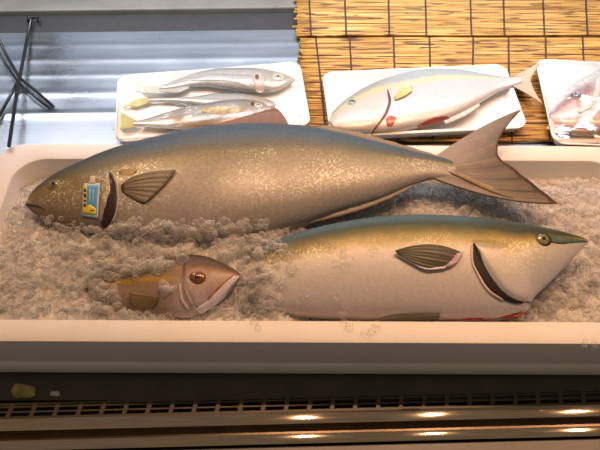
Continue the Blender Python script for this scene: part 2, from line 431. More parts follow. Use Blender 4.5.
A.body(fish_mat('amberjack_skin', sA, (.12, .27, hA), .22, 300, glint=(.3, .6, wa(235, 205, 150))), 220, 84)
M_gold = plain('iris_gold', (.32, .26, .10), .2, .4, scale=300, var=.3, Coat_Weight=1.)
M_oliv = plain('iris_olive', (.20, .17, .08), .2, .3, scale=300, var=.3, Coat_Weight=1.)
A.eye(54.5, 184.5, 5.0, M_oliv, M_black, plain('eye_rim_gold', wa(150, 120, 52, .6), .4, scale=250, var=.35), .5)
A.sheet('gill_opening', gA_f, gA_b, M_gillred, .0003, 30, 6)
M_tail = fin_mat('tail_membrane', wa(172, 134, 106), wa(112, 76, 50), 1., 130)
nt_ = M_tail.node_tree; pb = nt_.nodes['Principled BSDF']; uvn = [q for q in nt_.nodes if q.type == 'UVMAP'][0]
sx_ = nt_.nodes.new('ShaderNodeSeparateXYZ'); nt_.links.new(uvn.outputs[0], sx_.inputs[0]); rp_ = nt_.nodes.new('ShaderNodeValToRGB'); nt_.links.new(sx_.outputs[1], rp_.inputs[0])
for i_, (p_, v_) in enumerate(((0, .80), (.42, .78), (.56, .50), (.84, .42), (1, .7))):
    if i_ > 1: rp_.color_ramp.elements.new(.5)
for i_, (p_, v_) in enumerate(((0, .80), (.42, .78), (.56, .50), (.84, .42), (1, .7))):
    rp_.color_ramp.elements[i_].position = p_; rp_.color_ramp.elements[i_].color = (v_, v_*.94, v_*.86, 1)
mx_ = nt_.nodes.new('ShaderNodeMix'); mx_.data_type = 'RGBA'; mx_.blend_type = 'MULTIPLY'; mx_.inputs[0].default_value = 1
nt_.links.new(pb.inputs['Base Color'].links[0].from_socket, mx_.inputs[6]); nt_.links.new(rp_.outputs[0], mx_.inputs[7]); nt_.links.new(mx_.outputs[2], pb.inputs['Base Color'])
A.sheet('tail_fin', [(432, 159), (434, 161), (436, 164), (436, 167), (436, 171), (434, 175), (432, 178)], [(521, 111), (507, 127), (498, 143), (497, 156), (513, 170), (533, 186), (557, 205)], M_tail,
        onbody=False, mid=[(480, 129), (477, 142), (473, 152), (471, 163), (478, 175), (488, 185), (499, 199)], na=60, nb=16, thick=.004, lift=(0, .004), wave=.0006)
M_lobe = fin_mat('tail_ray_gold', wa(165, 120, 70), wa(120, 82, 40), 1., 60)
A.sheet('tail_scute', [(444, 170), (468, 177), (492, 187), (514, 198)], [(444, 171), (466, 182), (490, 193), (513, 200)], M_lobe, onbody=False, na=24, nb=8, thick=.0024, lift=(.0015, .0035), arch=.001)
M_dfin = fin_mat('dorsal_membrane', wa(140, 82, 48, .6), wa(150, 88, 52, .6), 1., 40)
A.sheet('dorsal_fin', [(212, 129), (235, 127), (262, 127), (290, 128)], [(224, 122.5), (246, 117), (276, 109.5), (285, 118)], M_dfin, onbody=False, na=30, nb=6, thick=.002, lift=(0, .002), wave=.0005)
M_dfin2 = fin_mat('second_dorsal_membrane', wa(120, 92, 62), wa(150, 108, 66), 1., 160)
A.sheet('second_dorsal_fin', [(318, 131), (350, 138), (385, 147), (415, 155), (440, 160)], [(322, 125), (352, 131), (385, 140), (412, 148), (438, 156)], M_dfin2, onbody=False, na=50, nb=5, thick=.002, lift=(0, .001), wave=.0006)
M_afin = fin_mat('anal_membrane', wa(135, 98, 66, .6), wa(160, 118, 84, .6), 1., 100)
A.sheet('anal_fin', [(318, 214), (345, 205), (375, 196), (400, 187), (418, 181)], [(308, 224), (345, 215), (378, 204), (402, 193), (420, 182.5)], M_afin, onbody=False, na=40, nb=5, thick=.003, lift=(0, .001), wave=.0008)
M_pfin = fin_mat('pectoral_membrane', wa(84, 60, 32, .7), wa(128, 98, 66, .7), 1., 16)
A.sheet('pectoral_fin', [(121, 186), (121, 189), (122, 192)], [(177, 171), (165, 186), (146, 204)], M_pfin, .001, 30, 10, mid=[(141, 175), (143, 185), (135, 200)], lift=(-.0003, .0015), thick=.0007, wave=.0003)
# gold fleck behind the gill
A.oval('gold_patch', 128, 172, 9, 3.5, plain('gold_patch', wa(165, 118, 48, .62), .4, scale=200, var=.35), .00005, .0001, 2)
A.sheet('gill_rim', [(110.5, 172), (114.5, 178), (117, 188), (117.5, 201), (116, 212), (112, 222)], [(112, 172), (116, 178), (118.6, 188), (119, 201), (117.4, 212), (113, 222)], plain('gill_rim_skin', wa(190, 145, 112), .4), .0002, 30, 3, thick=.001)
A.sheet('mouth', [(27, 204), (36, 205), (45, 209)], [(27, 206), (36, 207), (45, 210)], plain('mouth_dark', wa(70, 45, 30), .4), .0002, 12, 3, thick=.0004)
# tag stuck on the cheek
M_w = plain('tag_white', wa(190, 180, 165), .4, var=.04); M_bl = plain('tag_blue', wa(95, 135, 150), .4, var=.1, scale=300); M_ye = plain('tag_yellow', wa(232, 175, 30), .4, var=.08)
M_ink = plain('tag_ink', (.05, .05, .04), .5)
tg = A.sheet('paper_tag', [(84.2, 184), (100.5, 184)], [(82.8, 216.5), (98.6, 219)], M_w, .0012, 12, 12, thick=.0008)
A.sheet('print_panel', [(88, 187), (99, 187)], [(87, 213), (97.2, 215)], M_bl, .0024, 10, 10, thick=.0004, parent=tg)
A.sheet('print_strip', [(84.6, 186), (87.8, 186)], [(83.6, 214.5), (87, 215)], M_ye, .0024, 8, 10, thick=.0004, parent=tg)
A.sheet('print_strip', [(87.3, 208), (90, 206), (96.8, 210.5)], [(86.9, 214.6), (91, 215), (96.4, 215.6)], M_ye, .0030, 8, 5, thick=.0004, parent=tg)
for (a, b, c, d) in ((84.7, 190, 87, 193), (84.6, 195, 87, 198.5), (84.4, 201, 86.9, 203), (84.1, 205, 86.7, 208), (91, 211, 95, 212.4), (90.2, 190, 91.2, 204), (93.4, 191, 94.4, 206)):
    A.sheet('print_mark', [(a, b), (c, b)], [(a, d), (c, d)], M_ink if a < 90 or b > 210 else plain('tag_pale', wa(150, 175, 180), .4), .0034, 4, 4, thick=.0003, parent=tg)
A.sheet('tag_tab', [(90.5, 177.5), (93, 176.5), (95.5, 177.5)], [(90, 184.5), (95.5, 184.5)], plain('tag_tab', wa(225, 175, 120), .4), .0012, 8, 5, thick=.001, parent=tg)
tag(A.root, 'largest fish, silvery brown amberjack with blue and yellow cheek tag', 'fish')

# --- yellowtail
Bf = Fish('yellowtail', (420, 270), .004, 17,
    [(246, 262), (258, 250), (275, 241), (300, 232.5), (340, 223), (380, 217.5), (420, 215.5), (460, 217), (500, 221), (535, 227), (560, 232), (577, 236.5), (588, 240.5)],
    [(246, 298), (266, 312), (300, 317), (350, 320), (400, 321), (450, 321.5), (500, 320), (518, 318), (526, 313), (531, 303), (545, 288), (560, 273), (575, 257), (584, 247), (588, 243)],
    [(0, .003), (.03, .009), (.1, .020), (.25, .033), (.5, .036), (.8, .030), (1, .02)], True, pexp=.62)
gB_b = [(472.5, 243), (472.5, 259), (480, 277), (490, 291), (503, 300), (516, 304), (529, 306)]
gB_f = [(473.5, 243), (478, 252), (487, 268), (498, 284), (508, 294), (518, 300), (529, 303.5)]
Bf.gill(gB_f, .005, .06)
sB = [(0, wa(214, 165, 140)), (.25, wa(205, 164, 136)), (.50, wa(210, 168, 138)), (.60, wa(206, 162, 124)), (.68, wa(150, 110, 50)), (.78, wa(104, 80, 34)), (.86, wa(70, 68, 46)), (1, wa(80, 98, 96))]
hB = [(0, wa(214, 172, 146)), (.3, wa(205, 166, 138)), (.58, wa(200, 156, 122)), (.66, wa(176, 130, 70)), (.74, wa(136, 98, 28)), (.83, wa(66, 58, 30)), (1, wa(68, 74, 62))]
sB, hB = kk(sB, .96), kk(hB, .96)
Bf.body(fish_mat('yellowtail_skin', sB, (.3, .36, hB), .1, 300, rough=.42, glint=(.45, .68, wa(225, 190, 130))), 220, 84)
Bf.eye(543, 239.3, 6.0, plain('iris_pale', (.30, .30, .17), .15, .4, scale=400, var=.4, Coat_Weight=1.), M_black, plain('eye_rim_olive', wa(38, 34, 18, .6), .4), .42)
Bf.sheet('eye_band', [(549, 236), (560, 236.5), (573, 238.5), (587, 240.8)], [(549, 242), (560, 244), (572, 243), (587, 242.3)], plain('snout_dark', wa(82, 84, 62), .35, var=.3, scale=150), .0001, 20, 4, thick=.0003)
Bf.sheet('gill_opening', gB_f, gB_b, M_gillred, .0003, 34, 6)
M_gedge = plain('gill_rim_pale', wa(220, 165, 130), .35, var=.15)
Bf.sheet('gill_rim', [(471, 244), (471, 260), (478.5, 278), (488, 292), (502, 301)], [(472.6, 243.5), (472.8, 260), (480.4, 277.4), (490, 291), (503, 300)], M_gedge, .0003, 30, 3, thick=.0014)
M_pf2 = fin_mat('pectoral_dark', wa(66, 50, 28, .7), wa(74, 58, 32, .7), 1., 22)
Bf.sheet('pectoral_fin', [(462, 254), (458, 258), (452, 263), (443, 268)], [(394.5, 252), (395, 253), (396, 254), (398, 256)], M_pf2, .001, 26, 18, mid=[(430, 245.5), (430, 252), (428, 262), (424, 268.5)], lift=(.001, .003), thick=.0014, wave=.0003)
Bf.sheet('fin_base', [(463, 253.5), (455, 254), (447, 256)], [(456, 264), (448, 268), (442, 269)], plain('fin_base_pink', wa(196, 140, 122), .35, scale=200, var=.25), .0030, 14, 6, thick=.0008)
Bf.sheet('fin_edge', [(395, 255), (410, 263.5), (428, 271), (445, 269.5)], [(394, 254), (410, 261.5), (428, 269), (445, 267.5)], plain('fin_edge_pale', wa(226, 176, 140), .35), .0028, 24, 3, thick=.0012)
Bf.sheet('belly_cut', [(432, 317.6), (460, 317.4), (490, 316.4), (512, 314.6), (526, 311.5)], [(432, 319.2), (460, 319.8), (490, 319), (512, 317), (527, 314)], M_blood, .0002, 30, 4, thick=.0008)
M_v = fin_mat('pelvic_membrane', wa(130, 100, 74), wa(150, 120, 92), 1., 20)
Bf.sheet('pelvic_fin', [(440, 315), (440, 318)], [(378, 316), (380, 318)], M_v, .001, 10, 14, mid=[(410, 315), (410, 319)], thick=.0014)
tag(Bf.root, 'pale yellowtail facing right with yellow-green flank stripe and gaping gill, in front on ice', 'fish')

# --- small fish half buried
Cf = Fish('small_amberjack', (180, 288), -.004, 14,
    [(88, 278), (120, 267), (150, 260), (175, 256.5), (192, 254.5), (205, 256), (218, 260.5), (232, 267.5), (242, 275)],
    [(88, 304), (120, 313), (160, 318), (188, 319), (198, 316), (208, 310.5), (220, 302), (230, 292), (238, 283), (242, 278)],
    [(0, .003), (.06, .009), (.2, .018), (.5, .022), (1, .012)], True, roll=5)
sC = [(0, wa(170, 125, 98)), (.35, wa(172, 128, 98)), (.49, wa(160, 116, 76)), (.52, wa(180, 128, 36)), (.56, wa(180, 128, 36)), (.6, wa(140, 104, 68)), (.8, wa(120, 88, 58)), (1, wa(100, 76, 54))]
hC = [(0, wa(208, 160, 135)), (.3, wa(190, 140, 112)), (.5, wa(178, 128, 98)), (.68, wa(150, 98, 58)), (.85, wa(112, 74, 42)), (1, wa(98, 68, 44))]
gC = [(186, 262), (184, 280), (186, 296), (192, 308), (200, 315)]
Cf.gill(gC, .0022, .03)
kc = lambda L, g: [(p, (c[0]*g, c[1]*g*.86, c[2]*g*.72)) for p, c in L]
sC, hC = kc(sC, .78), kk(hC[:3], .82)+kc(hC[3:], .66)
Cf.body(fish_mat('small_fish_skin', sC, (.36, .46, hC), .2, 300), 140, 64)
Cf.eye(197.5, 277.2, 8.2, plain('iris_orange', wa(135, 74, 28, .7), .15, .3, scale=250, var=.4, Coat_Weight=1.), M_black, None, .42, .82)
Cf.sheet('jaw', [(240.5, 277), (232, 286), (222, 297), (212, 306), (200, 313)], [(234, 276.5), (224, 285), (215, 293), (207, 302), (196, 310)], plain('jaw_pale', wa(232, 184, 162), .3, scale=120, var=.1), .0004, 26, 6, thick=.0012)
Cf.sheet('mouth', [(234, 275), (222, 284), (213, 292), (208, 299)], [(232, 277.5), (223, 286), (215, 294), (209, 301)], plain('mouth_orange', wa(170, 95, 55), .3, scale=100, var=.3), .001, 20, 4, thick=.0012)
for a_, b_ in ((190, 293), (187, 300), (192, 301)):
    Cf.sheet('gill_ray', [(a_-3, b_-12), (a_, b_-4), (a_+5, b_+6)], [(a_-1.8, b_-12), (a_+1.4, b_-4), (a_+6.2, b_+5.4)], plain('gill_ray_pale', wa(190, 140, 118, .7), .35), .0002, 14, 3, thick=.0006)
Cf.sheet('gill_rim', [(179, 285), (181, 300), (188, 311)], [(181, 284), (183.5, 299), (190, 309)], plain('gill_rim_light', wa(205, 155, 128), .3), .0004, 18, 3, thick=.0012)
Cf.sheet('pectoral_fin', [(160, 298), (158, 303), (155, 307)], [(131, 293), (130, 302), (140, 312)], fin_mat('small_pectoral', wa(110, 78, 38), wa(130, 92, 50), 1., 30), .001, 16, 8, lift=(.001, .003), thick=.001)
tag(Cf.root, 'smallest fish on the ice, half buried, with large orange eye and pale jaw', 'fish')

# ================================================================== CRUSHED ICE
ctrl = [(20, 170, -.036), (100, 175, -.04), (200, 175, -.05), (300, 175, -.05), (400, 170, -.04), (470, 175, -.036), (540, 172, -.034), (600, 172, -.032), (650, 172, -.032),
        (-25, 200, -.03), (8, 196, -.024), (-10, 230, -.012), (20, 214, -.008), (45, 226, .004), (-15, 270, -.002), (40, 260, .006), (40, 300, -.003), (-10, 318, -.008),
        (60, 232, .012), (85, 236, .018), (115, 236, .020), (150, 240, .022), (190, 242, .023), (230, 240, .022), (262, 238, .015), (285, 232, .004), (100, 265, .010), (150, 258, .012), (200, 248, .012), (240, 262, .006),
        (90, 300, -.001), (130, 280, .006), (140, 305, -.006), (190, 300, -.016), (222, 305, -.010), (250, 290, .006), (262, 268, .012), (248, 316, -.006), (272, 300, .002), (285, 262, .0), (262, 318, -.005),
        (60, 320, -.006), (120, 320, -.007), (190, 320, -.012),
        (320, 226, -.012), (370, 212, -.016), (420, 205, -.016), (460, 208, -.016), (500, 205, -.018), (560, 205, -.016), (600, 200, -.018), (590, 225, -.016), (610, 240, -.018),
        (350, 270, -.035), (430, 270, -.04), (500, 270, -.035), (540, 312, -.022), (575, 290, -.022), (600, 270, -.018), (600, 315, -.02), (565, 318, -.02), (650, 250, -.018), (650, 310, -.018),
        (320, 318, -.03), (420, 318, -.032), (500, 318, -.028)]
CP = np.array([W(a, b, c) for a, b, c in ctrl])
def ice_z(x, y):
    x, y = np.asarray(x, float), np.asarray(y, float)
    d2 = (x[..., None]-CP[:, 0])**2+(y[..., None]-CP[:, 1])**2+1e-6; w = d2**-1.7
    return (w*CP[:, 2]).sum(-1)/w.sum(-1)
def ice_mat(name, clear, trans=.3):
    m = NT(name); m.setp(Roughness=.1, IOR=1.31, Transmission_Weight=trans, Specular_IOR_Level=.6, Subsurface_Weight=0.)
    n = m.noise(m.obj(), 90, 3, .6)
    m.link(m.ramp(n, [(.3, (.92, .90, .88)), (.7, (.98, .98, .98))]), m.p.inputs['Base Color'])
    m.link(m.ramp(m.noise(m.obj(), 160, 2), [(.35, (.06, .06, .06)), (.7, (.28, .28, .28))]), m.p.inputs['Roughness'])
    m.bump(m.noise(m.obj(), 260, 2), .2, .001)
    tl = m.n.new('ShaderNodeBsdfTranslucent'); tl.inputs[0].default_value = (.96, .95, .94, 1); m2 = m.n.new('ShaderNodeMixShader'); m2.inputs[0].default_value = .38
    m.link(m.p.outputs[0], m2.inputs[1]); m.link(tl.outputs[0], m2.inputs[2])
    t = m.n.new('ShaderNodeBsdfTransparent'); t.inputs[0].default_value = (.99, .99, .99, 1); lw = m.n.new('ShaderNodeLayerWeight'); lw.inputs[0].default_value = .35
    mx = m.n.new('ShaderNodeMixShader'); m.link(m.math('ADD', m.math('MULTIPLY', lw.outputs['Facing'], .55), clear), mx.inputs[0])
    m.link(t.outputs[0], mx.inputs[1]); m.link(m2.outputs[0], mx.inputs[2]); m.link(mx.outputs[0], m.out.inputs[0]); return m.m
ICE = ice_mat('crushed_ice', .13, .10)
bed = NT('ice_bed'); bed.setp(Roughness=.3, Subsurface_Weight=.5, Subsurface_Scale=.01, Subsurface_Radius=(1., 1., 1.))
n = bed.noise(bed.obj(), 130, 4, .7)
bed.link(bed.ramp(n, [(.3, (.50, .48, .46)), (.7, (.66, .64, .62))]), bed.p.inputs['Base Color']); bed.bump(n, .5, .002); BED = bed.m
IX0, IX1, IY0, IY1 = BX0+.034, BX1-.034, BY0+.034, BY1-.034
IRX, IRY, IR = (IX1-IX0)/2, (IY1-IY0)/2, .045
def in_box(x, y, m=0.):
    qx = abs(x-cx)-(IRX-IR-m); qy = abs(y-cy)-(IRY-IR-m); return (math.hypot(max(qx, 0), max(qy, 0))+min(max(qx, qy), 0)) < IR
NX, NY = 300, 90; vs, fs = [], []
gx, gy = np.linspace(IX0-.004, IX1+.004, NX), np.linspace(IY0-.004, IY1+.004, NY)
GX, GY = np.meshgrid(gx, gy); GZ = ice_z(GX, GY)-.0045+rng.normal(0, .0012, GX.shape)
GZ = np.minimum(GZ, .028)
# clamp the bed's outline to the box's rounded inner corners
for j in range(NY):
    for i in range(NX):
        x, y, z = GX[j, i], GY[j, i], GZ[j, i]
        qx = abs(x-cx)-(IRX-IR); qy = abs(y-cy)-(IRY-IR)
        if qx > 0 and qy > 0:
            l = math.hypot(qx, qy)
            if l > IR: x = cx+math.copysign(IRX-IR+qx/l*IR, x-cx); y = cy+math.copysign(IRY-IR+qy/l*IR, y-cy)
        vs.append((x, y, z))
for j in range(NY-1):
    for i in range(NX-1): fs.append((j*NX+i, j*NX+i+1, (j+1)*NX+i+1, (j+1)*NX+i))
b0 = len(vs)
edge = [(0, i) for i in range(NX)]+[(j, NX-1) for j in range(1, NY)]+[(NY-1, i) for i in range(NX-2, -1, -1)]+[(j, 0) for j in range(NY-2, 0, -1)]
for j, i in edge: v = vs[j*NX+i]; vs.append((v[0]*.975+cx*.025, cy+(v[1]-cy)*.96, -.0795))
E = len(edge)
for k in range(E):
    a = edge[k][0]*NX+edge[k][1]; b = edge[(k+1) % E][0]*NX+edge[(k+1) % E][1]; fs.append((b, a, b0+k, b0+(k+1) % E))
fs.append(tuple(range(b0, b0+E))[::-1])
icebed = mesh('crushed_ice', vs, fs); icebed.materials.append(BED); icebed.materials.append(ICE)
# chunk shapes
def chunk_variant(seed, sub=2, hollow=False):
    r = np.random.default_rng(seed); bm = bmesh.new(); bmesh.ops.create_icosphere(bm, subdivisions=sub, radius=1)
    V = np.array([v.co[:] for v in bm.verts]); F = [[v.index for v in f.verts] for f in bm.faces]; bm.free()
    e = r.uniform(.42, .8); V = np.sign(V)*np.abs(V)**e; V *= r.uniform(.6, 1.1, 3)
    V += .13*np.sin(V@r.normal(0, 1.6, (3, 3))+r.uniform(0, 6, 3))
    if r.random() < .5:                 # a dimple, as in tube ice
        d = r.normal(size=3); d /= np.linalg.norm(d); k = np.clip(V@d-.35, 0, None)[:, None]; V = V-d*k*1.1
    return V/np.abs(V).max(), np.array(F)
VAR = [chunk_variant(100+i) for i in range(16)]
def rotm(r):
    q = r.normal(size=4); q /= np.linalg.norm(q); w, x, y, z = q
    return np.array([[1-2*(y*y+z*z), 2*(x*y-z*w), 2*(x*z+y*w)], [2*(x*y+z*w), 1-2*(x*x+z*z), 2*(y*z-x*w)], [2*(x*z-y*w), 2*(y*z+x*w), 1-2*(x*x+y*y)]])
fishes = [A, Bf, Cf]
CV, CF, off = [], [], 0
def add_chunk(p, s):
    global off
    V, F = VAR[rng.integers(len(VAR))]; CV.append(V@rotm(rng).T*s+p); CF.append(F+off); off += len(V)
cnt = 0
pitch = .0112
for layer in range(2):
    for gy_ in np.arange(IY0+.004, IY1-.002, pitch*.88):
        for gx_ in np.arange(IX0+.004, IX1-.002, pitch):
            x = gx_+rng.normal(0, .003); y = gy_+rng.normal(0, .003)
            if not in_box(x, y, .006): continue
            fine = np.clip(1-(x+.36)/.16, 0, 1)             # finer ice towards the left end
            s = rng.uniform(.0050, .0094)*(1-.35*fine)
            if layer and rng.random() > .4: continue
            z = float(ice_z(x, y))-.0045+layer*rng.uniform(.000, .004)+rng.normal(0, .0012)
            p = np.array([x, y, z])
            if any(bool(fh.inside(p, .001)) for fh in fishes): continue
            # nothing buried deep under a lying fish
            up = [fh for fh in fishes if bool(fh.inside(p+np.array([0, 0, .012]), 0)) and bool(fh.inside(p+np.array([0, 0, .02]), 0))]
            if up: continue
            add_chunk(p, s); cnt += 1
            if fine > .3 and rng.random() < .6: add_chunk(p+np.array([rng.normal(0, .004), rng.normal(0, .004), .001]), s*.8)
# pieces heaped along the bellies and over the buried ends
def strew(poly, n, spread, s0=.0045, s1=.0078, lift=.002):
    P = resample(poly, n)
    for a, b in P:
        a += rng.normal(0, spread); b += rng.normal(0, spread*.7)
        h = None
        for fh in fishes:
            x, y = fh.pl(a, b); 
            if fh.x0 < x < fh.x1:
                m, hh = fh.midhalf(x)
                if abs(y-m) < hh: q = fh.on(a, b); h = fh.o+fh.X*q[0]+fh.Y*q[1]+fh.N*(q[2]); break
        if h is None:
            h = W(a, b, 0)
            for _ in range(5): h = W(a, b, float(ice_z(h[0], h[1])))
        if not in_box(h[0], h[1], .006): continue
        add_chunk(h+np.array([0, 0, lift]), rng.uniform(s0, s1))
strew([(36, 214), (60, 227), (85, 232), (105, 234), (130, 236)], 60, 2.2, .003, .005)
strew([(120, 232), (160, 236), (200, 238), (240, 237), (270, 231)], 95, 4.0)
strew([(110, 229), (150, 231), (200, 232), (240, 231), (268, 227)], 80, 3.0)
strew([(120, 224), (150, 226), (185, 225), (215, 227), (250, 225)], 34, 3.5)
strew([(45, 220), (65, 226), (85, 229), (100, 231)], 40, 2.5, .003, .006)
strew([(278, 232), (262, 242), (256, 262), (254, 285), (252, 312)], 110, 7.0)
strew([(285, 240), (275, 262), (272, 290), (276, 312)], 34, 7.0)
strew([(96, 272), (120, 268), (150, 262), (172, 256)], 80, 6.0)
strew([(92, 276), (98, 290), (104, 300), (98, 312)], 90, 6.0)
strew([(116, 286), (118, 304), (122, 312)], 12, 3.0)
strew([(125, 272), (150, 268), (166, 264)], 26, 3.0)
strew([(160, 286), (172, 292)], 6, 3.0)
strew([(120, 316), (150, 317), (170, 318)], 16, 2.0)
strew([(532, 312), (552, 308), (575, 300), (596, 280)], 40, 6.0)
V = np.concatenate(CV); F = np.concatenate(CF)
cm = bpy.data.meshes.new('chunks'); cm.from_pydata(V.tolist(), [], F.tolist())
bm = bmesh.new(); bm.from_mesh(icebed); nb = len(bm.faces); bm.from_mesh(cm); bm.faces.ensure_lookup_table()
for i in range(nb, len(bm.faces)): bm.faces[i].material_index = 1
bm.to_mesh(icebed); bm.free()
o = link('crushed_ice', icebed); tag(o, 'crushed ice filling the foam box around the three large fish', 'ice', kind='stuff')
print('ice chunks', len(CV), 'faces', len(icebed.polygons))
# loose pieces one could lift off
ICE2 = ice_mat('clear_ice', .04, .6)
VM = []
for i in range(6):
    V_, F_ = chunk_variant(300+i, 3); me = mesh('ice_piece', V_, F_, None); me.materials.append(ICE2); me.polygons.foreach_set('use_smooth', [True]*len(me.polygons)); VM.append(me)
def piece(p, s, label, group, k):
    o = bpy.data.objects.new('ice_piece', VM[k % 6]); COL.objects.link(o); o.location = p; o.scale = (s, s, s*.75); o.rotation_euler = (rng.uniform(-.4, .4), rng.uniform(-.4, .4), rng.uniform(0, 6)); tag(o, label, 'ice piece', group)
k = 0
for a, b, s in ((254, 322, .006), (258, 328, .0055), (344, 322, .0055), (349, 327, .006), (366, 333, .0065), (376, 325, .006), (372, 331, .0055)):
    piece(W(a, b, .0038), s, 'clear ice piece lying on the front rim of the foam box', 'loose ice on the front rim', k); k += 1
for a, b, s in ((332, 249, .0062), (343, 254, .0062), (350, 259, .006), (336, 263, .0062), (345, 266, .0058), (373, 251, .0062), (338, 297, .0066), (346, 305, .0066), (342, 313, .006), (306, 293, .006), (300, 300, .006), (322, 243, .0055)):
    q = Bf.on(a, b, .003); piece(Bf.o+Bf.X*q[0]+Bf.Y*q[1]+Bf.N*q[2], s, 'clear ice piece resting on the flank of the yellowtail', 'loose ice on the yellowtail', k); k += 1
piece(W(585, 343, .0035), .006, 'clear ice piece at the right end of the front rim edge, leftmost of two', None, k)
piece(W(595, 344.5, .003), .0052, 'smaller clear ice piece at the far right corner of the front rim edge', None, k+1)

# ================================================================== BAMBOO MATS
reed = NT('reed_straw'); reed.setp(Roughness=.45)
f = reed.noise(reed.obj((6, 215, 30)), 1.0, 2, .6); g = reed.noise(reed.obj((17, 215, 30)), 1., 1, .6)
c = reed.ramp(f, [(.34, rgb(118, 78, 30)), (.46, rgb(172, 128, 58)), (.58, rgb(198, 156, 82)), (.75, rgb(212, 180, 114))])
reed.link(reed.mix(reed.ramp(g, [(.57, (0, 0, 0)), (.62, (.9, .9, .9))]), c, rgb(84, 48, 22)), reed.p.inputs['Base Color']); REED = reed.m
M_string = plain('dark_mat_string', (.05, .03, .025), .8)
def mat_(label, px_left, pyt, pyb, strings, z0, x1=.62):
    y0, y1 = W(400, pyb, z0)[1], W(400, pyt, z0)[1]; xl = W(px_left, (pyb+pyt)/2, z0)[0]
    root = empty('bamboo_mat', (0, 0, z0)); tag(root, label, 'mat')
    vs, fs = [], []; D = .0047; n = int((y1-y0)/D)
    for k in range(n):
        y = y0+(k+.5)*D; r = D*.52*rng.uniform(.85, 1.05)
        segs = 16; xs = np.linspace(xl+rng.normal(0, .0022), x1, segs)
        ph = rng.uniform(0, 6); P = [(x, y+.0005*math.sin(x*19+ph), r+.0004*math.sin(x*13+ph)) for x in xs]
        a, b = tube(P, r, 6); m = len(vs); vs += a; fs += [tuple(i+m for i in q) for q in b]
    link('reeds', mesh('m', vs, fs), REED, root)
    for (xa, xb) in strings:
        P = []
        for k in range(n*2+1):
            y = y0+k*D/2; t = (y-y0)/(y1-y0); x = W(xb+(xa-xb)*t, pyb+(pyt-pyb)*t, z0)[0]
            P.append((x+rng.normal(0, .0002), y, D*(1.12 if k % 2 else .86)))
        a, b = tube(P, .0016, 6); link('string', mesh('m', a, b), M_string, root)
    root.rotation_euler = (0, 0, math.radians(.2)); return root
mat_('reed mat tied with dark strings, lying under the trays beside the steel shelf', 301, 34, 143, [(316, 327), (350, 356), (394, 398), (430, 433), (474, 474), (509, 512), (546, 550), (583, 590), (622, 630)], SH+.0005)
mat_('second reed mat at the back, overlapping the top edge of the front mat', 297, -22, 37, [(309, 312), (345, 347), (389, 390), (426, 427), (471, 472), (504, 505), (543, 545), (586, 588), (622, 625)], SH+.006)

# ================================================================== TRAYS
M_tray = foam_mat('white_tray_foam', (.86, .86, .86))
def film_mat(name, amt, col=(1, 1, 1)):
    m = NT(name); m.n.remove(m.p); g = m.n.new('ShaderNodeBsdfGlossy'); g.inputs['Roughness'].default_value = .12; g.inputs['Color'].default_value = (1, 1, 1, 1)
    t = m.n.new('ShaderNodeBsdfTransparent'); t.inputs['Color'].default_value = (*col, 1); mx = m.n.new('ShaderNodeMixShader')
    fr = m.n.new('ShaderNodeFresnel'); fr.inputs['IOR'].default_value = 1.45
    k = m.math('ADD', fr.outputs[0], amt); m.link(k, mx.inputs[0]); m.link(t.outputs[0], mx.inputs[1]); m.link(g.outputs[0], mx.inputs[2]); m.link(mx.outputs[0], m.out.inputs[0])
    b = m.n.new('ShaderNodeBump'); b.inputs['Strength'].default_value = .5; b.inputs['Distance'].default_value = .002
    m.link(m.noise(m.obj((1, 1, 1)), 38, 4, .6), b.inputs['Height']); m.link(b.outputs[0], g.inputs['Normal']); return m.m
M_film = film_mat('cling_film', -.025); M_film2 = film_mat('wrinkled_film', .10)
def tray(label, corners, z0, h=.018, film=None, fh=.0, wr=.0015):
    P = np.array([W(a, b, z0+h)[:2] for a, b in corners])     # TL TR BR BL
    c = P.mean(0); ex = ((P[1]-P[0])+(P[2]-P[3]))/2; w = np.linalg.norm(ex); yaw = math.atan2(ex[1], ex[0])
    ey = ((P[0]-P[3])+(P[1]-P[2]))/2; d = abs(ey@np.array([-math.sin(yaw), math.cos(yaw)]))
    R2 = lambda i, r: rrect(w-2*i, d-2*i, r, 8)
    rings = [(R2(.010, .012), 0), (R2(.008, .014), .001), (R2(.001, .018), h-.002), (R2(0, .019), h-.0008), (R2(.0008, .018), h), (R2(.005, .016), h), (R2(.0062, .015), h-.001),
             (R2(.012, .013), .005), (R2(.014, .012), .0035)]
    root = empty('foam_tray', (c[0], c[1], z0)); root.rotation_euler = (0, 0, yaw); tag(root, label, 'tray')
    link('tray_body', rings_mesh(rings), M_tray, root); autosmooth(root.children[0], .7)
    if film:
        nx, ny = 70, 36; vs, fs = [], []
        for j in range(ny):
            for i in range(nx):
                u, v = i/(nx-1)*2-1, j/(ny-1)*2-1
                x, y = u*(w/2+.0006), v*(d/2+.0006); e = max(abs(u), abs(v))
                z = h+.0012+fh*(1-u*u)*(1-v*v)*1.3+wr*(math.sin(9*u+4*v+math.sin(7*v))*math.sin(5*v-3*u+1))*(1-e**6)
                z += .4*wr*math.sin(31*u+9*v*u)*(1-e**4)
                if e > .985: z = h-.004
                r = .018; qx, qy = abs(x)-(w/2-r), abs(y)-(d/2-r)
                if qx > 0 and qy > 0:
                    l = math.hypot(qx, qy)
                    if l > r: x = math.copysign(w/2-r+qx/l*r, x); y = math.copysign(d/2-r+qy/l*r, y)
                vs.append((x, y, z))
        for j in range(ny-1):
            for i in range(nx-1): fs.append((j*nx+i, j*nx+i+1, (j+1)*nx+i+1, (j+1)*nx+i))
        link('cling_film', mesh('m', vs, fs), film, root)
    return root, c, w, d, yaw
tray('white foam tray with slender silver fish on the steel shelf, leftmost of the three', [(116, 76), (302, 60), (309, 127), (116, 141)], SH+.0012, film=M_film, fh=.012)
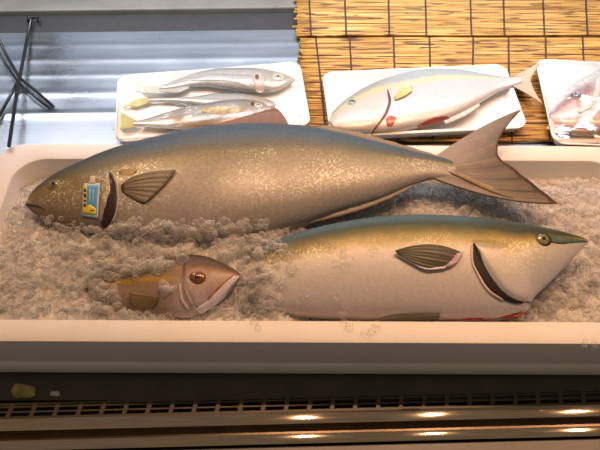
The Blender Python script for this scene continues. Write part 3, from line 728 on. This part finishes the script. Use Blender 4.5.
tray('white foam tray on the reed mat under the young amberjack, middle of the three', [(324, 71), (511, 64), (522, 127), (328, 138)], SH+.005)
tray('film-wrapped white foam tray with pinkish cut fish at the right edge', [(540, 59), (690, 64), (714, 150), (548, 143)], SH+.005, film=M_film2, fh=.018, wr=.0022)
TZ = SH+.005+.0035
# young amberjack on the middle tray
D = Fish('young_amberjack', (420, 102), TZ+.017, 0,
    [(329, 121), (333, 112), (340, 104), (352, 95), (373, 83), (394, 76), (419, 70), (434, 68.5), (452, 69), (475, 72.5), (500, 76.5), (520, 78)],
    [(329, 122), (334, 129), (350, 132.5), (370, 134), (390, 133), (410, 130), (430, 125.5), (450, 119), (465, 112), (482, 102), (500, 91), (520, 83.5)],
    [(0, .002), (.05, .008), (.2, .015), (.4, .0175), (.7, .012), (.92, .005), (1, .004)], False, .95)
gD_f = [(387, 90), (388.5, 100), (386, 110), (380, 120), (372, 128)]; gD_b = [(388, 89.5), (391, 100), (388.5, 111), (382, 121.5), (373, 129.5)]
D.gill(gD_f, .0018, .03)
sD = [(0, (.70, .66, .66)), (.35, (.66, .68, .70)), (.60, (.62, .66, .70)), (.66, (.74, .72, .46)), (.72, (.68, .68, .50)), (.77, (.46, .54, .58)), (1, (.38, .46, .50))]
hD = [(0, (.70, .60, .56)), (.5, (.66, .64, .60)), (.66, (.64, .64, .48)), (.74, (.70, .68, .34)), (.82, (.42, .46, .42)), (1, (.30, .36, .34))]
D.body(fish_mat('young_amberjack_skin', kk(sD, .80), (.24, .34, kk(hD, .80)), .08, 400, .35, .2), 140, 60)
D.eye(352, 102, 3.6, plain('iris_small', (.20, .24, .20), .15, .3, Coat_Weight=1.), M_black, plain('iris_rim_small', (.38, .42, .36), .3), .55)
D.sheet('gill_opening', gD_f, gD_b, plain('gill_wine', (.16, .03, .03), .4), .0002, 24, 4, thick=.0005)
D.sheet('blood_spot', [(386, 119), (391, 116), (396, 118)], [(387, 126), (391, 126), (395, 122)], plain('blood_bright', (.62, .10, .10), .25, scale=200, var=.3), .0002, 10, 5, thick=.0005)
D.sheet('pectoral_fin', [(394, 98), (395, 101)], [(412, 87), (412, 92)], fin_mat('yellow_pectoral', (.48, .46, .12), (.62, .58, .30), 1., 16), .0006, 10, 8, mid=[(401, 90), (405, 97)], thick=.0008, lift=(.0005, .002))
D.sheet('belly_cut', [(418, 122), (432, 118), (450, 114)], [(420, 124), (434, 121), (450, 116)], plain('cut_dark_red', (.22, .05, .04), .4), .0003, 16, 4, thick=.0006)
M_tl = fin_mat('grey_tail', (.42, .36, .28), (.52, .42, .30), 1., 60)
D.sheet('tail_fin', [(512, 78), (513, 80), (513, 81), (513, 83), (512, 86)], [(541, 62), (534, 73), (531, 82), (535, 92), (543, 104)], M_tl, onbody=False, mid=[(524, 71), (523, 77), (522, 81), (524, 86), (527, 94)], na=30, nb=10, thick=.002, wave=.0004)
D.sheet('anal_fin', [(440, 118), (460, 110), (478, 101)], [(446, 124), (465, 116), (480, 106)], fin_mat('pale_anal', (.6, .55, .52), (.7, .66, .64), 1., 40), onbody=False, na=20, nb=4, thick=.0015)
tag(D.root, 'young silver amberjack with yellow side line lying on the middle tray', 'fish')

# slender silver fish on the left tray
T1 = SH+.0012+.0035
M_iris = plain('iris_silver', (.46, .46, .40), .15, .4, Coat_Weight=1.)
sE = [(0, (.70, .68, .66)), (.35, (.66, .65, .62)), (.47, (.52, .50, .46)), (.52, (.74, .74, .72)), (.72, (.60, .62, .62)), (.85, (.34, .36, .35)), (1, (.24, .27, .27))]
hE = [(0, (.66, .60, .55)), (.5, (.64, .58, .50)), (.75, (.52, .50, .42)), (.9, (.32, .34, .30)), (1, (.24, .26, .25))]
M_yt = fin_mat('yellow_tail', (.40, .37, .16), (.48, .50, .16), 1., 40); M_gt = fin_mat('grey_tail_small', (.44, .42, .38), (.56, .52, .42), 1., 40)
sE, hE = kk(sE, .56), kk(hE, .58)
M_mack = fish_mat('horse_mackerel_skin', sE, (.18, .26, hE), .25, 450, .3, .3)
E1 = Fish('horse_mackerel', (230, 80), T1+.012, 0,
    [(160, 86.5), (168, 83), (178, 79.5), (190, 75), (205, 71), (225, 68.6), (245, 68.5), (262, 69.6), (278, 72.5), (288, 75.5), (295, 79)],
    [(160, 90), (172, 89), (190, 86.5), (205, 86), (225, 88.5), (245, 91), (260, 92), (270, 92), (280, 89.5), (290, 84), (295, 80.5)],
    [(0, .002), (.08, .007), (.3, .0115), (.6, .009), (.9, .0035), (1, .003)], True, .93)
E1.gill([(263, 72), (262, 80), (264, 89)], .0012, .02); E1.body(M_mack, 110, 48)
E1.eye(278, 77.3, 3.8, M_iris, M_black, plain('eye_ring_pale', (.52, .52, .40), .3), .55)
E1.oval('gill_spot', 257, 77.3, 1.9, 2.5, M_ink, .0005)
E1.sheet('scute_line', [(185, 80), (205, 79), (230, 80), (252, 84)], [(185, 81.2), (205, 80.6), (230, 82), (252, 86.5)], plain('scute_grey', (.46, .44, .42), .3, .3), .0001, 24, 3, thick=.0004)
E1.oval('gill_patch', 259, 80.5, 6, 9, plain('gill_pale', (.42, .35, .30), .3, scale=200), .00005, .0002, -1)
E1.sheet('tail_fin', [(166, 86), (166, 87), (166, 88), (166, 90)], [(125, 82), (142, 88), (146, 92), (150, 93)], M_gt, onbody=False, mid=[(148, 85.5), (154, 88), (156, 90), (158, 92)], na=24, nb=8, thick=.0015)
E1.sheet('anal_fin', [(160, 88), (175, 87.5), (190, 85)], [(160, 92), (176, 93), (189, 88.5)], plain('anal_grey', (.34, .34, .33), .4), onbody=False, na=20, nb=5, thick=.0015)
tag(E1.root, 'rear horse mackerel on the left tray, its whole head and eye in view', 'fish')
E2 = Fish('horse_mackerel', (215, 103), T1+.007, 0,
    [(148, 99.5), (165, 98.5), (182, 98.5), (200, 96.5), (215, 94), (232, 93.5), (250, 95), (265, 98.5), (276, 103)],
    [(148, 102), (165, 102), (182, 104), (200, 107), (215, 110), (232, 112), (250, 112), (265, 110), (276, 105)],
    [(0, .002), (.08, .005), (.3, .0085), (.6, .007), (.9, .003), (1, .0025)], True, .95)
E2.body(M_mack, 90, 40)
E2.sheet('tail_fin', [(152, 99.5), (152, 101), (152, 102)], [(122, 108), (130, 106), (136, 107)], M_yt, onbody=False, mid=[(138, 99), (140, 103), (143, 105)], na=18, nb=8, thick=.0015)
tag(E2.root, 'silver horse mackerel squeezed between the other two on the left tray', 'fish')
E3 = Fish('horse_mackerel', (200, 115), T1+.011, 0,
    [(134, 122), (148, 118.5), (160, 114.5), (175, 110), (190, 106.5), (205, 103.5), (222, 101), (240, 99.5), (254, 100.5), (264, 103.5), (271, 108)],
    [(134, 126), (150, 127), (170, 129), (190, 130), (210, 130), (230, 128), (248, 124), (262, 116), (271, 110)],
    [(0, .002), (.08, .007), (.3, .011), (.6, .009), (.9, .0035), (1, .003)], True, .93)
E3.gill([(250, 102), (249, 110), (251, 120)], .0012, .02); E3.body(M_mack, 110, 48)
E3.eye(258.5, 105.5, 2.8, M_iris, M_black, plain('eye_ring_pale2', (.56, .54, .46), .3), .5)
E3.oval('gill_spot', 252.5, 104, 1.8, 2.2, M_ink, .0004)
E3.oval('yellow_flank', 222, 110.5, 22, 3.4, plain('flank_ochre', (.50, .40, .20), .35, scale=120, var=.3), .00005, .0002)
E3.sheet('tail_fin', [(139, 122), (139, 123.5), (139, 125), (139, 126)], [(113, 108.5), (122, 121), (121, 126), (112, 129.5)], M_yt, onbody=False, mid=[(126, 115), (129, 122), (129, 125), (126, 128.5)], na=24, nb=8, thick=.0015)
tag(E3.root, 'horse mackerel with bright yellow forked tail, front one on the left tray', 'fish')

# cut fish in the right-hand tray
G = Fish('cut_fish', (600, 105), TZ+.014, 0,
    [(549, 115), (553, 106), (560, 96), (570, 85.5), (585, 75), (600, 68), (620, 62), (650, 60), (690, 64)],
    [(549, 117), (556, 124), (570, 128), (590, 131), (620, 132), (650, 128), (690, 112)],
    [(0, .002), (.06, .008), (.25, .015), (.6, .015), (1, .008)], False, .95)
sG = [(0, (.66, .46, .38)), (.25, (.70, .54, .46)), (.45, (.74, .48, .32)), (.58, (.66, .56, .54)), (.70, (.50, .50, .54)), (.85, (.42, .48, .52)), (1, (.36, .42, .46))]
hG = [(0, (.62, .44, .38)), (.3, (.70, .58, .54)), (.5, (.58, .44, .42)), (.62, (.34, .20, .20)), (.74, (.32, .26, .28)), (.85, (.5, .54, .58)), (1, (.40, .46, .50))]
G.body(fish_mat('cut_fish_skin', sG, (.26, .44, hG), .3, 160, .25, .05), 110, 50)
G.eye(577, 95, 4.2, plain('iris_cloudy', (.20, .17, .18), .15, .2, Coat_Weight=1.), M_black, plain('eye_rim_wine', (.16, .09, .09), .3), .5)
G.sheet('gill_opening', [(596, 80), (594, 92), (588, 104), (578, 112)], [(600, 78), (600, 92), (594, 106), (580, 114)], plain('gill_pink', (.70, .62, .60), .3, scale=90, var=.2), .0004, 20, 4, thick=.0008)
tag(G.root, 'cut grey and pink fish head wrapped in film in the right-hand tray', 'fish')
H = Fish('fish_fillet', (590, 126), TZ+.008, 4,
    [(547, 127), (553, 121), (566, 117), (585, 113), (610, 112), (640, 114)], [(547, 130), (556, 134), (570, 135.5), (590, 136), (615, 135), (640, 130)],
    [(0, .002), (.1, .006), (.4, .008), (1, .005)], False, .95)
H.body(fish_mat('fillet_flesh', [(0, (.16, .13, .12)), (.12, (.3, .24, .22)), (.25, (.66, .48, .44)), (.6, (.72, .34, .24)), (1, (.76, .5, .42))], None, .2, 120, .25, 0.), 80, 36, 'flesh')
tag(H.root, 'salmon-pink fillet strip with dark skin edge beside the cut fish head', 'fillet')

# ================================================================== BLACK WIRE STAND on the shelf
M_wire = plain('black_wire', (.012, .012, .013), .3, .2)
ws = empty('wire_stand', (W(20, 90, SH)[0], W(20, 90, SH)[1], SH)); tag(ws, 'black wire stand with crossed legs at the left of the steel shelf', 'stand')
def rod(nm, pts, r):
    a, b = tube([np.array(W(x, y, z))-np.array(ws.location) for x, y, z in pts], r, 10); return link(nm, mesh('m', a, b), M_wire, ws)
rod('upright', [(31, 20, SH+.004), (25, 50, SH+.012), (17, 92, SH+.020), (9, 146, SH+.030)], .0030)
rod('cross_leg', [(-6, 30, SH+.030), (8, 58, SH+.020), (20, 78, SH+.013), (36, 91, SH+.008), (54, 107, SH+.004)], .0024)
rod('cross_leg', [(-6, 42, SH+.026), (7, 66, SH+.017), (18, 82, SH+.011), (32, 95, SH+.007), (50, 109, SH+.004)], .0018)
rod('cross_leg', [(20, 78, SH+.010), (8, 100, SH+.009), (-4, 122, SH+.004)], .0026)
rod('foot_clip', [(28, 22, SH+.003), (28, 17, SH+.004), (33, 18, SH+.005), (38, 17, SH+.004), (38, 22, SH+.003)], .0022)

# ================================================================== ROOM AND LIGHT
o = link('floor', boxes([(-2, 2, -2, 2, -.92, -.9)]), plain('floor_dark', (.10, .09, .08), .6, scale=5), smooth=False); tag(o, kind='structure')
case_leg = link('case_plinth', boxes([(-.72, .72, -.30, .56, -.9, -.5)]), M_dark, smooth=False); place(case_leg, 0)

wd = bpy.data.worlds.new('world'); bpy.context.scene.world = wd; wd.use_nodes = True
nt = wd.node_tree; bg = nt.nodes['Background']; tc = nt.nodes.new('ShaderNodeTexCoord'); sp = nt.nodes.new('ShaderNodeSeparateXYZ'); rp = nt.nodes.new('ShaderNodeValToRGB')
nt.links.new(tc.outputs['Generated'], sp.inputs[0]); nt.links.new(sp.outputs[2], rp.inputs[0]); nt.links.new(rp.outputs[0], bg.inputs[0])
e = rp.color_ramp.elements; e[0].position = 0.; e[0].color = (.42, .37, .31, 1); e[1].position = .9; e[1].color = (.58, .42, .29, 1)
bg.inputs[1].default_value = .32
def light(name, ty, loc, power, col, target=None, **kw):
    l = bpy.data.lights.new(name, ty); l.energy = power; l.color = col
    for k, v in kw.items(): setattr(l, k, v)
    o = bpy.data.objects.new(name, l); COL.objects.link(o); o.location = loc
    if target is not None: o.rotation_euler = (Vector(target)-Vector(loc)).to_track_quat('-Z', 'Y').to_euler()
    return o
WC = (1., .555, .295)
for i, x in enumerate((.012, .385, .80)):
    light('halogen_and_fill', 'SPOT', (x, .24, 1.02), 18, WC, (x-.05, .0, 0), spot_size=math.radians(95), spot_blend=.9, shadow_soft_size=.014)
light('halogen_and_fill', 'SPOT', (-.62, .62, 1.10), 20, WC, (-.35, 0, 0), spot_size=math.radians(90), spot_blend=.9, shadow_soft_size=.022)  # added warm fill for the left end, standing for no real lamp
light('fluorescent_tube', 'AREA', (0, .42, .42), 2.7, (.76, .88, 1.), (0, .43, 0), shape='RECTANGLE', size=1.3, size_y=.04, spread=math.radians(92))
light('panel_wash_light', 'AREA', (-.1, .50, .42), 2.8, (.80, .90, 1.), (-.1, .62, .36), shape='RECTANGLE', size=1.2, size_y=.03)  # added wash on the unseen panel, to brighten its reflection in the shelf
sc = bpy.context.scene
sc.view_settings.view_transform = 'Standard'; sc.view_settings.look = 'None'; sc.view_settings.gamma = 1; sc.view_settings.use_curve_mapping = False
sc.view_settings.exposure = 0.
